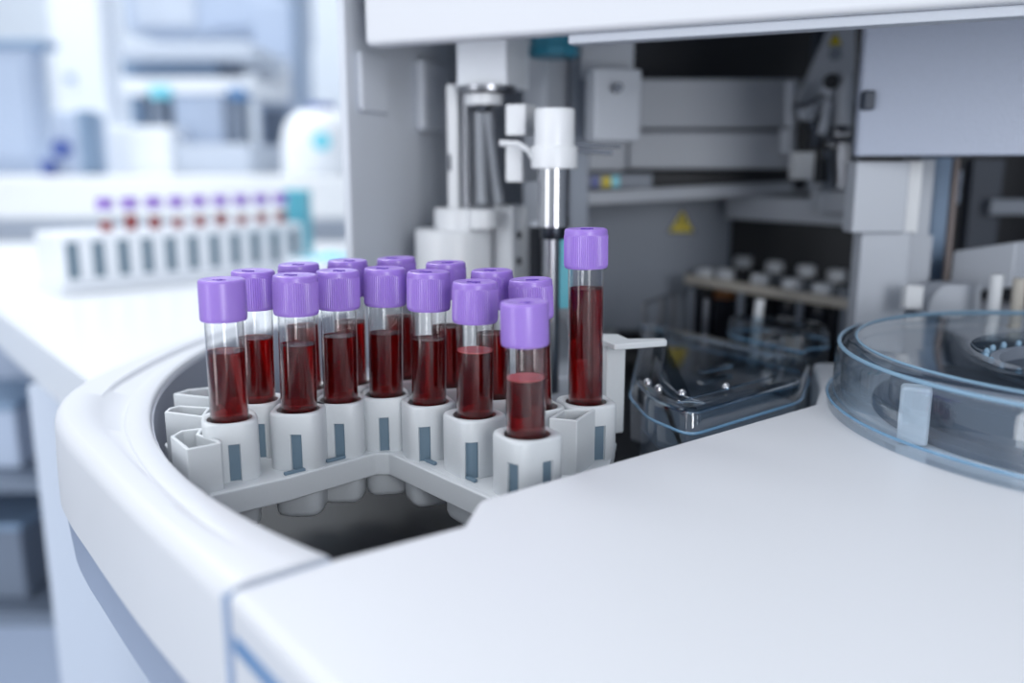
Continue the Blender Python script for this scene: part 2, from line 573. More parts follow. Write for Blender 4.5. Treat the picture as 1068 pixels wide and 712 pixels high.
# right-hand upper panel, columns
rp0 = Py(893, 163, 440); rp1 = Py(1100, 173, 402)
pan = MB().prism([(rp0[0], 440), (rp1[0] + 40, 396), (rp1[0] + 41, 404), (rp0[0], 446)], rp0[2], 318).build('right_panel', 'panel_grey', an, bevel=1.5)
c = Py(906, 105, 436.5)
MB().prism([(c[0] - 2.7, 435.2), (c[0] + 2.7, 434.4), (c[0] + 2.7, 442), (c[0] - 2.7, 442)], c[2] - 4.5, c[2] + 4.8).build('keyhole', 'dark_grey', pan, bevel=1.2)
rbox(894, 168, 944, 243, 450, 14).build('column_sleeve', 'grey_plastic', an, bevel=1.2)
rbox(899, 242, 936, 410, 454, 12).build('column_shaft', 'grey_plastic', an, bevel=1)
rbox(945, 168, 957, 243, 456, 20).build('column_strip', 'white_plastic', an, bevel=.8)
rbox(958, 166, 969, 246, 470, 20).build('column_strip', 'grey_plastic', an, bevel=.8)
rbox(938, 245, 958, 410, 470, 16).build('column_strip', 'grey_plastic', an, bevel=.8)
rbox(969, 164, 984, 320, 500, 12).build('bay_divider', 'lab_blue_grey', an, bevel=.8)
rbox(1016, 166, 1034, 300, 600, 12).build('bay_divider', 'dark_grey', an, bevel=.8)
rbox(1034, 208, 1100, 224, 590, 12).build('bay_crossbar', 'mid_grey', an, bevel=.8)
# triangular bracket with signs
b0, b1, b2, b3 = Py(873, 15, 560), Py(893, 15, 560), Py(893, 116, 560), Py(828, 116, 560)
tb = MB().add([p for p in (b0, b1, b2, b3)] + [(p[0], p[1] + 8, p[2]) for p in (b0, b1, b2, b3)],
              [(0, 1, 2, 3), (7, 6, 5, 4), (0, 4, 5, 1), (1, 5, 6, 2), (2, 6, 7, 3), (3, 7, 4, 0)]).build('triangular_bracket', 'grey_plastic', an, bevel=.8)
rbox(868, 100, 893, 205, 556, 10).build('bracket_post', 'mid_grey', tb, bevel=.8)
warn(tb, 871, 42, 560, 8)
c = Py(871, 56, 560)
MB().cyl((c[0], 559.2, c[2]), (c[0], 560.5, c[2]), 4.2, n=20).build('grey_sign', 'mid_grey', tb)
bp0, bp1 = Py(848, 30, 590), Py(868, 30, 590)
d0, d1 = Py(858, 24, 575), Py(832, 116, 575)
MB().bar((d0[0] - 4, 575, d0[2]), (d0[0] + 4, 575, d0[2]), 60, 6).build('dark_strut', 'dark_grey', tb)

# ================================================================== tube rack in the carousel
rk = thing('tube_rack', 'pale grey curved rack of tube holders set in the analyzer carousel', 'tube rack', (-50, 320, -50))


def cup(x, y, slots, ro=9.5, rot=0., ri=7.8, z1=8., z0=-32., pw=3.8, s_top=0.5, s_bot=-13., sw=1.9):
    n = 120

    def rad(a):
        b = a - rot
        return ro * 1.0 / ((abs(cos(b)) ** pw + abs(sin(b)) ** pw) ** (1 / pw)) if pw else ro
    lv = [(z0, .74), (z0 + .8, .86), (z0 + 2.5, .92), (-22, .93), (-14.6, .97), (s_bot, 1.), (s_top, 1.), (6.8, 1.), (7.7, .965), (z1, .93)]
    vs = []; A = [2 * pi * i / n for i in range(n)]
    for z, k in lv:
        vs += [(x + rad(a) * k * cos(a), y + rad(a) * k * sin(a), z) for a in A]
    nl = len(lv)
    for z, r in ((z1, ri + .7), (z1 - .5, ri), (z0 + 4, ri * .98)):
        vs += [(x + r * cos(a), y + r * sin(a), z) for a in A]
    fs = []
    half = int(round(sw / ro / (2 * pi) * n))
    cut = set(); edges = []
    for s in slots:
        i0 = int(round((s % (2 * pi)) / (2 * pi) * n))
        ids = [(i0 + d) % n for d in range(-half, half)]
        cut.update(ids); edges.append((ids[0], (ids[-1] + 1) % n, ids))
    jb = 5
    for j in range(nl + 2):
        for i in range(n):
            if j == jb and i in cut: continue
            k = (i + 1) % n
            fs.append((j * n + i, j * n + k, (j + 1) * n + k, (j + 1) * n + i))
    fs.append(tuple(range(n))[::-1]); fs.append(tuple((nl + 2) * n + i for i in range(n)))
    mb = MB(); dr = 1.1
    inserts = []
    for (ia, ib, ids) in edges:
        seq = ids + [ib]; b = len(vs)
        for lev in (jb, jb + 1):
            for i in seq:
                a = A[i]; r = rad(a) - dr
                vs.append((x + r * cos(a), y + r * sin(a), lv[lev][0]))
        m = len(seq)
        fs.append((jb * n + seq[0], b, b + m, (jb + 1) * n + seq[0]))
        fs.append((jb * n + seq[-1], (jb + 1) * n + seq[-1], b + 2 * m - 1, b + m - 1))
        for q in range(m - 1):
            fs.append((jb * n + seq[q], jb * n + seq[q + 1], b + q + 1, b + q))
            fs.append(((jb + 1) * n + seq[q], b + m + q, b + m + q + 1, (jb + 1) * n + seq[q + 1]))
        iv = []
        for lev in (jb, jb + 1):
            for i in seq:
                a = A[i]
                iv.append((i, lev))
        ins = MB()
        pv = []
        for dd in (dr, dr + .25):
            for lev in (jb, jb + 1):
                for i in seq:
                    a = A[i]; r = rad(a) - dd
                    pv.append((x + r * cos(a), y + r * sin(a), lv[lev][0]))
        ff = []
        for q in range(m - 1):
            ff.append((q, q + 1, m + q + 1, m + q)); ff.append((2 * m + q, 3 * m + q, 3 * m + q + 1, 2 * m + q + 1))
        ff += [(0, m, 3 * m, 2 * m), (m - 1, 3 * m - 1, 4 * m - 1, 2 * m - 1)]
        ff += [(q, 2 * m + q, 2 * m + q + 1, q + 1) for q in range(m - 1)] + [(m + q, m + q + 1, 3 * m + q + 1, 3 * m + q) for q in range(m - 1)]
        inserts.append(ins.add(pv, ff))
    mb.add(vs, fs)
    o = mb.build('tube_holder', 'holder_plastic', rk, smooth=40)
    for ins in inserts: ins.build('slot_window', 'slot_plastic', o)
    return o


F_ = -pi / 2
# name: x, y, slot angles, cup rotation, outer radius, lift of the tube, liquid level, smooth cap, label
TUBES = [
    ('A', -100.8, 296.5, [F_ + .42], .35, 9.6, 0, 31.9, True, 'purple-capped blood tube with smooth cap, leftmost, beside the empty sockets'),
    ('B', -98.2, 321.6, [F_ + .3], .0, 9.2, 0, 31.8, False, 'blood tube directly behind and right of the leftmost tube, cap mostly clear'),
    ('C', -79.2, 308.6, [F_ + .12], .0, 9.5, 0, 32.0, False, 'second tube from the left in the front row, ribbed purple cap'),
    ('D', -66.2, 321.8, [F_ + .12], .0, 9.2, 0, 32.6, False, 'third tube from the left in the front row, ribbed purple cap'),
    ('G', -50.0, 330.0, [F_ + .05], .2, 9.2, 0, 32.1, False, 'blood tube at the inner corner of the V-shaped front row'),
    ('I', -32.0, 318.9, [F_ - .05], .4, 9.5, 0, 32.0, False, 'blood tube right of the inner corner of the front row, ribbed cap'),
    ('K', -13.6, 301.2, [F_ - .05], .6, 9.8, -1.5, 31.0, False, 'front-row blood tube just left of the nearest lowest tube, brighter red blood'),
    ('M', 5.1, 278.0, [F_ - .45, F_ + .75], .55, 10.0, -5, 26.6, True, 'nearest and lowest blood tube with a smooth lilac cap and froth on top'),
    ('T', 28.3, 318.9, [F_ - .2, F_ + .45], .3, 10.2, 15.7, 51.0, False, 'tall raised blood tube at far right, standing high in its holder'),
    ('F', -67.0, 348.5, [F_], .0, 9.0, 1, 33.2, False, 'back-row tube whose cap shows just right of the third front cap from the left'),
    ('J', -25.8, 345.0, [F_], .0, 9.0, .6, 32.0, False, 'back-row tube whose cap shows right behind the tube next to the inner corner'),
    ('L', -7.0, 327.3, [F_], .2, 9.0, -.5, 32.4, False, 'back-row tube half hidden behind the bright red front tube'),
    ('N', 9.3, 312.3, [F_], .5, 9.0, -2, 31.0, False, 'back-row tube close behind the nearest lowest tube, wide dimple in its cap'),
    ('H', -46.2, 358.5, [F_], .0, 9.0, 1, 33.6, False, 'farthest-back blood tube, cap peeking right behind the inner corner tube cap'),
    ('E', -83.8, 340.0, [F_], .0, 9.0, .5, 33.0, False, 'back-row tube almost hidden directly behind the second front tube from the left'),
]


def blood_tube(name_, x, y, lift, liq, smooth, label, sc_=1., group='blood tubes in the analyzer rack', rng=0, z=0.):
    zb = -12.8
    zb += z
    ct = 57.9 + lift + z; cbm = 43.1 + lift + z; liq += z
    t = thing('blood_tube', label, 'blood tube', (x, y, zb), group)
    ro, ri = 6.65, 6.46
    # glass: outer skin, rounded foot, open top, inner skin
    pr = [(0, zb), (2.6, zb + .35), (4.6, zb + 1.6), (6.0, zb + 3.6), (ro, zb + 6.6), (ro, ct - 2.5), (ri, ct - 2.5), (ri, zb + 7), (5.0, zb + 4.2), (3.6, zb + 2.4), (0, zb + 1.2)]
    MB().lathe(pr, (x, y, 0), n=48).build('glass_tube', 'tube_glass', t, smooth=50)
    rb = 6.36
    m = [(0, zb + 1.3), (3.4, zb + 2.5), (4.9, zb + 4.3), (rb, zb + 7.2), (rb, liq + .15), (rb - .3, liq - .1), (rb - 1, liq - .25), (0, liq - .3)]
    b = MB().lathe(m, (x, y, 0), n=48).build('blood', 'blood', t, smooth=60)
    if name_ in 'MK':
        MB().lathe([(0, liq - .2), (rb, liq + .2), (rb, liq + .5), (rb - 1.2, liq + .45), (0, liq + .35)], (x, y, 0), n=40).build('froth', 'foam', t)
    # cap
    n = 128 if not smooth else 64
    mb = MB(); vs = []
    lv = [(6.75, 0, 0), (7.7, 0, 0), (7.95, .5, .4), (8.02, 1.4, 1.), (8.0, 11.8, 1.), (7.95, 12.5, 0), (7.95, 13.4, 0), (7.7, 14.1, 0), (7.2, 14.4, 0), (6.0, 14.25, 0), (5.6, 14.1, 0)]
    for r, z_, k in lv:
        for i in range(n):
            a = 2 * pi * i / n
            rr = r + (0 if smooth else (.13 * k if (i // 1) % 2 else -.13 * k))
            vs.append((x + rr * cos(a), y + rr * sin(a), cbm + z_))
    c = len(vs); vs.append((x, y, cbm + 14.0))
    vs.append((x, y, cbm + .02))
    fs = [(j * n + i, j * n + (i + 1) % n, (j + 1) * n + (i + 1) % n, (j + 1) * n + i) for j in range(len(lv) - 1) for i in range(n)]
    fs += [((len(lv) - 1) * n + i, (len(lv) - 1) * n + (i + 1) % n, c) for i in range(n)]
    fs += [(i, c + 1, (i + 1) % n) for i in range(n)]
    cp = mb.add(vs, fs).build('cap', 'purple', t, smooth=28 if not smooth else 40)
    rnd = random.Random(hash(name_) % 1000 if not isinstance(name_, str) else sum(map(ord, name_)))
    dx, dy = rnd.uniform(-1.6, 1.6), rnd.uniform(-2, .5)
    MB().lathe([(0, 0), (1.1, 0), (.9, .35), (0, .3)], (x + dx, y + dy, cbm + 14.0), n=14).build('dimple', 'purple_deep', cp)
    pth = [(x + dx - .4 + 2.2 * cos(a) * 1.1, y + dy + 1.1 * sin(a), cbm + 14.12) for a in [R(q) for q in range(20, 170, 15)]]
    MB().path(pth, .28, n=8).build('mould_mark', 'purple_deep' if not smooth else 'purple', cp)
    return t


LEAN = dict(A=.3, B=1.0, C=1.0, D=.7, G=1.0, I=.8, K=.5, M=-.9, T=-.7, F=.4, J=-.6, L=-.5, N=-2.1, H=-1.5, E=-.4)
for nm, x, y, sl, rot, ro, lift, liq, smooth, lab in TUBES:
    cup(x, y, sl, ro, rot)
    bt = blood_tube(nm, x, y, lift, liq, smooth, lab)
    bt.rotation_euler.y = math.atan(LEAN[nm] / 55)      # each tube leans a little in its loose holder

# web plate and front beam of the rack
front = [(-101.5, 274.5), (-79.8, 291.4), (-52.5, 318.2), (-47.5, 318.2), (-6.5, 270.6)]
mb = MB()
back_in = [(front[0][0] - 1.6, front[0][1] + 2.4), (-81.5, 293.6), (-53.5, 321), (-46.5, 321), (-4.6, 272.8)]
mb.prism(front + back_in[::-1], -22, -13).build('front_beam', 'holder_plastic', rk, bevel=.7)
plate = back_in + [(8, 276), (36, 304), (42, 332), (-18, 364), (-70, 368), (-105, 342), (-140, 346), (-139, 330), (-118, 296), (-108, 284)]
MB().prism(plate, -16, -13.2).build('web_plate', 'holder_plastic', rk, bevel=.4)
# small latch tabs where the front holders meet the plate
for x, y, a in ((-78.6, 296.6, .7), (-66.5, 310.4, .72), (-31.0, 308.0, -.85), (-15.2, 290.0, -.85)):
    MB().box((x, y, -12.6), (8, 1.6, 1.2), a).build('latch_tab', 'slot_plastic', rk, bevel=.3)
# empty sockets
for nm, poly, z1, z0 in (
        ('open_socket', [(-119, 288), (-118, 295), (-111, 298.5), (-109.8, 291), (-99.6, 283), (-98.8, 280.5), (-108, 273.5)], 3.5, -24),
        ('open_socket', [(-132.5, 317), (-133, 322.5), (-130, 326.5), (-117, 323.5), (-115, 310)], 4, -24),
        ('open_socket', [(-138, 340), (-134.5, 347.5), (-127, 351), (-117, 347), (-119, 333)], 5, -24),
        ('open_socket', [(13.2, 296.8), (18.4, 308), (24, 309), (31, 308.5), (23, 293.2)], 7.5, -30)):
    MB().hollow(poly, 1.4, z0, z1).build(nm, 'holder_plastic', rk, bevel=.5)
for p in ((-116.9, 279.9), (-126.2, 311.8)):
    pass
# front slot of the right-hand socket
# bracket arm at the back right of the rack
br = MB()
a = Py(636, 357, 345)
br.prism([(36, 340), (40, 330), (62, 338), (62, 343), (47, 342), (44, 352), (37, 352)], 25, 27.5)
arm = br.build('bracket_arm', 'holder_plastic', rk, bevel=.6)
MB().prism([(38, 338), (46, 341), (45, 349), (37, 347)], -12, 25).build('bracket_post', 'holder_plastic', arm, bevel=.8)
MB().prism([(30, 344), (38, 346), (37, 354), (29, 352)], -14, 20).build('bracket_lug', 'holder_plastic', arm, bevel=.8)

# ================================================================== sample probe
pr_ = thing('sampling_probe', 'white and chrome vertical sampling probe above the tall raised tube', 'probe', (17, 415, -14))
Yp = 415
c = Py(578, 178, Yp)
cx, cz = c[0], c[2]
k = Yp * 1.0 / 900


def zc(py): return Py(578, py, Yp)[2]


MB().lathe([(0, zc(176)), (10.2, zc(176)), (10.9, zc(175)), (10.9, zc(154)), (10.4, zc(152.5)), (9.4, zc(151.5)), (9.4, zc(115)), (8.9, zc(113.5)), (0, zc(113))], (cx, Yp, 0), n=48).build('probe_head', 'white_plastic', pr_, smooth=40)
MB().cyl((cx, Yp, zc(236)), (cx, Yp, zc(175)), 7.4, n=48).build('chrome_sleeve', 'chrome', pr_)
MB().lathe([(0, zc(249)), (6.0, zc(249)), (6.3, zc(248)), (6.3, zc(237)), (5, zc(235)), (0, zc(235))], (cx, Yp, 0), n=40).build('steel_collar', 'dark_steel', pr_, smooth=40)
MB().cyl((cx - 1, Yp, -13.9), (cx - 1, Yp, zc(248)), 4.2, n=32).build('probe_rod', 'steel', pr_)
t0 = Py(584, 248, Yp + 8); t1 = Py(596, 322, Yp + 8)
MB().box(((t0[0] + t1[0]) / 2, Yp + 10, (t0[2] + t1[2]) / 2), (t1[0] - t0[0], 3, t0[2] - t1[2])).build('teal_strip', 'teal_light', pr_, bevel=.4)
ch = ybox(527, 548, 560, 108, 141, 432, R(25)).build('head_block', 'white_plastic', pr_, bevel=.8)
ybox(527, 545, 562, 152, 190, 436, R(25)).build('lower_block', 'white_plastic', pr_, bevel=.8)
ra = MB().path([Py(521, 149, 428), Py(540, 150, 428), Py(552, 157, 424), Py(556, 165, 421)], 1.6).build('side_arm', 'white_plastic', pr_)
MB().bar(Py(598, 149, 420), Py(648, 151, 424), 1.5, 5).build('finger', 'dark_steel', pr_, bevel=.3)
MB().bar(Py(598, 153, 418), Py(639, 157, 418), 2.2, 4).build('finger', 'dark_steel', pr_, bevel=.3)

# ================================================================== lead-screw drive
dv = thing('screw_drive', 'white motor box with two threaded rods hanging under the hood left of probe', 'drive unit', (-12, 470, 60))
ybox(476, 528, 552, 30, 89, 462, R(20)).build('motor_box', 'lab_white', dv, bevel=.9)
c = Py(508, 97, 472)
MB().lathe([(0, 0), (15, 0), (15.4, .5), (15.4, 3), (0, 3)], c, n=36).build('flange', 'steel', dv)
c = Py(505, 110, 472)
MB().lathe([(0, 0), (9.6, 0), (9.9, .4), (9.9, 5.6), (0, 5.8)], c, n=24).build('nut', 'white_plastic', dv)
c = Py(503, 117, 472)
MB().lathe([(0, 0), (3.4, 0), (5.4, 1.4), (5.4, 2.6), (0, 3.6)], c, n=24).build('washer', 'dark_steel', dv)
for (ax, ay, bx_, by) in ((500, 117, 503, 212), (509, 117, 521, 212)):
    p0 = Py(ax, ay, 472); p1 = Py(bx_, by, 474)
    pts = [tuple(p0[i] + (p1[i] - p0[i]) * q / 60 for i in range(3)) for q in range(61)]
    MB().path(pts, 2.3, n=14, ripple=.55).build('threaded_rod', 'rod_metal', dv, smooth=20)

# pump housing
pu = thing('pump_housing', 'white two-tier cylindrical pump housing with slim post, beside the bay wall', 'pump', (-32, 490, -14))
Yq = 490
xa = Py(484, 240, Yq)[0]


def zq(py): return Py(484, py, Yq)[2]


xl2 = Py(473.5, 260, Yq)[0]
MB().lathe([(0, -13.8), (21.8, -13.8), (21.8, zq(241)), (21.2, zq(239)), (20.4, zq(238)), (0, zq(238))], (xl2, Yq, 0), n=56).build('housing', 'white_plastic', pu, smooth=40)
MB().lathe([(0, zq(238)), (16.6, zq(238)), (16.6, zq(219)), (15.8, zq(216.5)), (0, zq(216))], (xa, Yq, 0), n=56).build('upper_housing', 'white_plastic', pu, smooth=40)
MB().cyl((*Py(503, 236, 474)[:2], zq(236)), (*Py(503, 236, 474)[:2], zq(217)), 8.2, n=32).build('side_boss', 'white_plastic', pu, bevel=.5)
a, b = Py(466, 88, 482), Py(477, 217, 482)
po = MB().box(((a[0] + b[0]) / 2 + .4, 484, (a[2] + b[2]) / 2), (6.0, 5, a[2] - b[2])).build('slim_post', 'white_plastic', pu, bevel=.8)
rbox(467.5, 161, 470.5, 178, 481.2, 1).build('post_slot', 'dark_grey', po)
MB().cyl(Py(487, 60, 500), Py(487, 217, 500), 3.2, n=20).build('guide_rod', 'steel', pu)

bl = thing('valve_block', 'light grey upright valve block with two round holes behind the purple caps', 'valve block', (5, 480, -14))
vb = MB().prism([(Py(515, 250, 478)[0], 486), (Py(534, 250, 470)[0], 474), (Py(550, 250, 474)[0], 482), (Py(540, 250, 474)[0], 500), (Py(516, 250, 474)[0], 500)], -13.8, Py(530, 215, 476)[2]).build('block_body', 'white_plastic', bl, bevel=.8)
for py in (245, 272):
    c = Py(541, py, 477)
    MB().cyl((c[0] - .4, 476.6, c[2]), (c[0] - 2, 484, c[2]), 2.2, n=20).build('port', 'dark', vb)

ho = thing('ribbed_hose', 'black ribbed hose standing between valve block and probe rod', 'hose', (14, 480, -14))
p0 = Py(559, 236, 480)
pts = [(p0[0], 480, -13.9 + (p0[2] + 13.9) * q / 48) for q in range(49)]
MB().path(pts, 3.6, n=18, ripple=.7).build('hose_body', 'dark', ho, smooth=20)
MB().cyl((p0[0], 480, p0[2]), (p0[0], 480, p0[2] + 3), 3.2, n=18).build('hose_fitting', 'grey_plastic', ho)

# ================================================================== jointed arm at the right of the bay
ja = thing('jointed_arm', 'grey jointed gripper arm on a post under the triangular bracket', 'robot arm', (210, 535, 60))
MB().cyl(Py(880, 196, 536), Py(880, 148, 536), 6.2, n=28).build('arm_post', 'steel', ja)
MB().cyl(Py(879, 132, 536), Py(881, 76, 536), 5.8, n=28).build('arm_cylinder', 'grey_plastic', ja, bevel=.6)
c = Py(878, 140, 534)
MB().lathe([(0, -6), (5, -5), (7.6, -2), (8, 0), (7.6, 2), (5, 5), (0, 6)], c, n=28).build('ball_joint', 'steel', ja)
MB().cyl(Py(867, 85, 530), Py(867, 85, 540), 4.6, n=24).build('black_knob', 'dark', ja, bevel=.6)
MB().path([Py(880, 76, 536), Py(893, 120, 536), Py(893, 135, 536), Py(884, 140, 536)], 1.4).build('arm_cable', 'dark', ja)
MB().path([Py(826, 113, 540), Py(845, 112, 538), Py(862, 100, 534)], 3.0).build('upper_link', 'steel', ja)
MB().cyl(Py(862, 96, 532), Py(862, 96, 540), 3.6, n=20).build('link_pivot', 'grey_plastic', ja)
MB().cyl(Py(864, 105, 532), Py(857, 140, 532), 2.6, n=16).build('link_rod', 'grey_plastic', ja)
MB().cyl(Py(838, 118, 540), Py(846, 118, 534), 4.5, n=20).build('link_pivot', 'grey_plastic', ja)
MB().cyl(Py(825, 86, 548), Py(824, 132, 548), 3.5, n=20).build('slide_tube', 'grey_plastic', ja)
MB().cyl(Py(822, 135, 560), Py(822, 160, 560), 5.0, n=20).build('slide_bush', 'grey_plastic', ja)
MB().path([Py(846, 125, 540), Py(852, 140, 540), Py(848, 155, 540)], 4.2).build('elbow', 'dark_steel', ja)
rbox(830, 158, 849, 187, 534, 12).build('sensor_box', 'white_plastic', ja, bevel=1)
MB().cyl(Py(855, 165, 538), Py(856, 190, 538), 4.4, n=20).build('motor_can', 'dark', ja)
MB().path([Py(845, 187, 534), Py(849, 196, 534), Py(851, 203, 534)], .8).build('thin_lead', 'grey_plastic', ja)
MB().cyl(Py(861, 150, 533), Py(870, 153, 533), 3.2, n=18).build('coupling', 'steel', ja)

# ================================================================== reagent bottles behind
ra_ = thing('bottle_rack', 'slanting beige rail rack holding the white-capped bottles at the back', 'bottle rack', (150, 560, -50))
r0, r1 = Py(714, 286, 610), Py(912, 316, 510)
MB().bar(r0, r1, 6.5, 5).build('rail', 'beige', ra_, bevel=.6)
MB().bar((r0[0] + 18 + .35 * (r1[0] - r0[0]), r0[1] + 40 + .35 * (r1[1] - r0[1]), r0[2] - 1), (r1[0] + 18, r1[1] + 40, r1[2] - 1), 5, 4).build('rail', 'mid_grey', ra_, bevel=.6)
for px, yy in ((722, 603), (775, 575), (838, 545), (885, 522)):
    p = Py(px, 300, yy)
    MB().cyl((p[0], yy + 4, -49.8), (p[0], yy + 4, p[2] - 1), 2.2, n=14).build('rack_leg', 'mid_grey', ra_)


def bottle(px, py, y, label, row, ring=False):
    c = Py(px, py, y); z = c[2]
    t = thing('reagent_bottle', label, 'bottle', (c[0], y, -50), row)
    MB().lathe([(0, -49.8), (6.8, -49.8), (7.2, -49), (7.2, z - 15), (6.8, z - 11), (5, z - 8), (5, z - 4), (0, z - 4)], (c[0], y, 0), n=28).build('bottle_body', 'amber_glass', t, smooth=40)
    MB().lathe([(0, z - 5), (6.1, z - 5), (6.4, z - 4.5), (6.4, z + 2), (5.8, z + 2.8), (0, z + 2.8)], (c[0], y, 0), n=28).build('bottle_cap', 'lab_white', t, smooth=40)
    if ring:
        MB().lathe([(5.2, z - 17), (7.7, z - 17), (7.7, z - 11), (5.2, z - 11)], (c[0], y, 0), n=24, closed=True).build('brown_ring', 'brown', t)


fr = [(735, 284, 624), (757, 285, 612), (793, 290, 590), (826, 295, 570), (858, 300, 551), (888, 306, 536)]
wd = ['leftmost', 'second', 'third', 'fourth', 'fifth', 'rightmost']
for i, (px, py, y) in enumerate(fr):
    bottle(px, py, y, '%s white-capped reagent bottle from the left in the front row%s' % (wd[i], ', brown ring' if i == 1 else ''), 'front row of reagent bottles', i == 1)
for i, (px, py, y) in enumerate([(775, 272, 668), (808, 277, 646), (841, 281, 624), (873, 286, 603)]):
    bottle(px, py, y, '%s white-capped reagent bottle in the back row of the rack' % ['leftmost', 'second', 'third', 'rightmost'][i], 'back row of reagent bottles')

wf = thing('wire_guard', 'thin steel wire guard standing behind the clear square cover', 'wire guard', (100, 515, -50))
w0, w1 = Py(672, 316, 508), Py(703, 306, 526)
MB().path([(w0[0], w0[1], -49.8), w0, w1, (w1[0], w1[1], -49.8)], 1.5, n=10).build('wire_frame', 'steel', wf)
for px, yy in ((737, 508), (690, 530)):
    p = Py(px, 312, yy)
    MB().cyl((p[0], yy, -49.8), (p[0], yy, p[2]), 1.9, n=12).build('rod', 'steel', wf)
st = thing('white_stick', 'white slanted stick standing behind the clear cover, below the rail', 'stick', (140, 490, -50))  # a plain white stick, not a pipette tip
p0, p1 = Py(793, 312, 490), Py(786, 345, 486)
MB().cyl((p1[0] - 3, 484, -49.3), p0, 3.2, 2.6, n=16).build('stick_body', 'white_plastic', st)

# ================================================================== clear covers
def clear_box(name, label, cat, poly, z0, z1, extra=None):
    cx_ = sum(p[0] for p in poly) / len(poly); cy_ = sum(p[1] for p in poly) / len(poly)
    t = thing(name, label, cat, (cx_, cy_, -50))
    n = len(poly)
    area = sum(poly[i][0] * poly[(i + 1) % n][1] - poly[(i + 1) % n][0] * poly[i][1] for i in range(n))
    if area < 0: poly = poly[::-1]
    # round the corners
    rp_ = []
    for i in range(n):
        a, b, c_ = poly[i - 1], poly[i], poly[(i + 1) % n]
        for s in (0, .25, .5, .75, 1):
            f = lambda u, v, k: (u[0] + (v[0] - u[0]) * k, u[1] + (v[1] - u[1]) * k)
            l1 = math.hypot(a[0] - b[0], a[1] - b[1]); l2 = math.hypot(c_[0] - b[0], c_[1] - b[1])
            q = min(7, l1 * .4, l2 * .4)
            A = f(b, a, q / l1); B = f(b, c_, q / l2)
            rp_.append(f(f(A, b, s), f(b, B, s), s))
    poly = rp_; n = len(poly)
    vs = []; rows = [(0, z0), (0, z1 - 3), (.8, z1 - 1), (3, z1), (8, z1 - .4), (9, z1 - 2)]
    for ins, z in rows:
        pl = inset(poly, ins) if ins else poly
        vs += [(p[0], p[1], z) for p in pl]
    fs = [(j * n + i, j * n + (i + 1) % n, (j + 1) * n + (i + 1) % n, (j + 1) * n + i) for j in range(len(rows) - 1) for i in range(n)]
    fs.append(tuple((len(rows) - 1) * n + i for i in range(n)))
    MB().add(vs, fs).build('cover_shell', 'clear_cover', t, smooth=40)
    lp = poly + [poly[0]]
    MB().path([(p[0], p[1], z1 - 9) for p in lp], .65, n=8).build('flange_bead', 'edge_blue', t)
    return t, poly


b1p = [(51, 362), (54, 330), (66, 307), (123, 355), (143, 403), (113, 450), (78, 500)]
cv1, pl = clear_box('clear_cover', 'clear square plastic cover with bluish edges between tall tube and round lid', 'plastic cover', b1p, -20, 6.5)
MB().prism(inset(pl, 5), -49.9, -16).build('tray', 'tray_grey', cv1, bevel=1)
MB().prism([(121, 388), (130, 401), (125, 405), (116, 392)], 6.2, 17).build('hinge_block', 'clear_lid', cv1, bevel=.8)
MB().prism([(84, 368), (100, 381), (98, 384), (82, 371)], 6.2, 7.6).build('cover_rib', 'clear_edge', cv1)
for p in ((57, 352), (60, 342), (68, 334), (88, 344)):
    MB().lathe([(0, 0), (1.8, 0), (1.6, 1.4), (.8, 2.2), (0, 2.4)], (p[0], p[1], 6.2), n=16).build('clip', 'chrome', cv1, smooth=60)
rg = inset(pl, 13)
MB().path([(p[0], p[1], 6.3) for p in rg + [rg[0]]], .6, n=8).build('cover_ridge', 'clear_edge', cv1)
rg = inset(pl, 2.2)
MB().path([(p[0], p[1], 4.9) for p in rg + [rg[0]]], .8, n=8).build('upper_edge', 'clear_edge', cv1)
b2p = [(119, 462), (145, 417.5), (148, 427), (162, 431), (168, 455), (150, 480), (122, 480)]
cv2, pl2 = clear_box('clear_cover', 'smaller clear rounded cover behind the square one, partly behind the round lid', 'plastic cover', b2p, -20, 14)
MB().prism(inset(pl2, 5), -49.9, -16).build('tray', 'tray_grey', cv2, bevel=1)

# round lid on the cover
LX, LY, LR = 226.5, 313.0, 100.0
ld = thing('round_lid', 'large round clear lid with blue-tinted rim on the white cover', 'lid', (LX, LY, 0))
pr1 = [(LR + 1.5, .2), (LR + 1.5, 4.5), (LR - .2, 5.5), (LR - .2, 22), (LR - 1.5, 25.5), (LR - 4.5, 27.6), (LR - 8, 28), (50, 26.4), (48, 24), (43, 21.8),
       (43, 19.8), (49, 21.5), (51, 24), (LR - 8, 25.6), (LR - 4.4, 24.6), (LR - 3.2, 22), (LR - 3.2, .2)]
MB().lathe(pr1, (LX, LY, 0), n=128, closed=True).build('lid_shell', 'clear_lid', ld, smooth=40)
MB().lathe([(LR + 1.7 + .6 * cos(a), 4.8 + .6 * sin(a)) for a in [2 * pi * q / 8 for q in range(8)]], (LX, LY, 0), n=128, closed=True).build('lower_bead', 'edge_blue', ld)
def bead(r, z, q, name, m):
    MB().lathe([(r + q * cos(a), z + q * sin(a)) for a in [2 * pi * t / 8 for t in range(8)]], (LX, LY, 0), n=128, closed=True).build(name, m, ld)


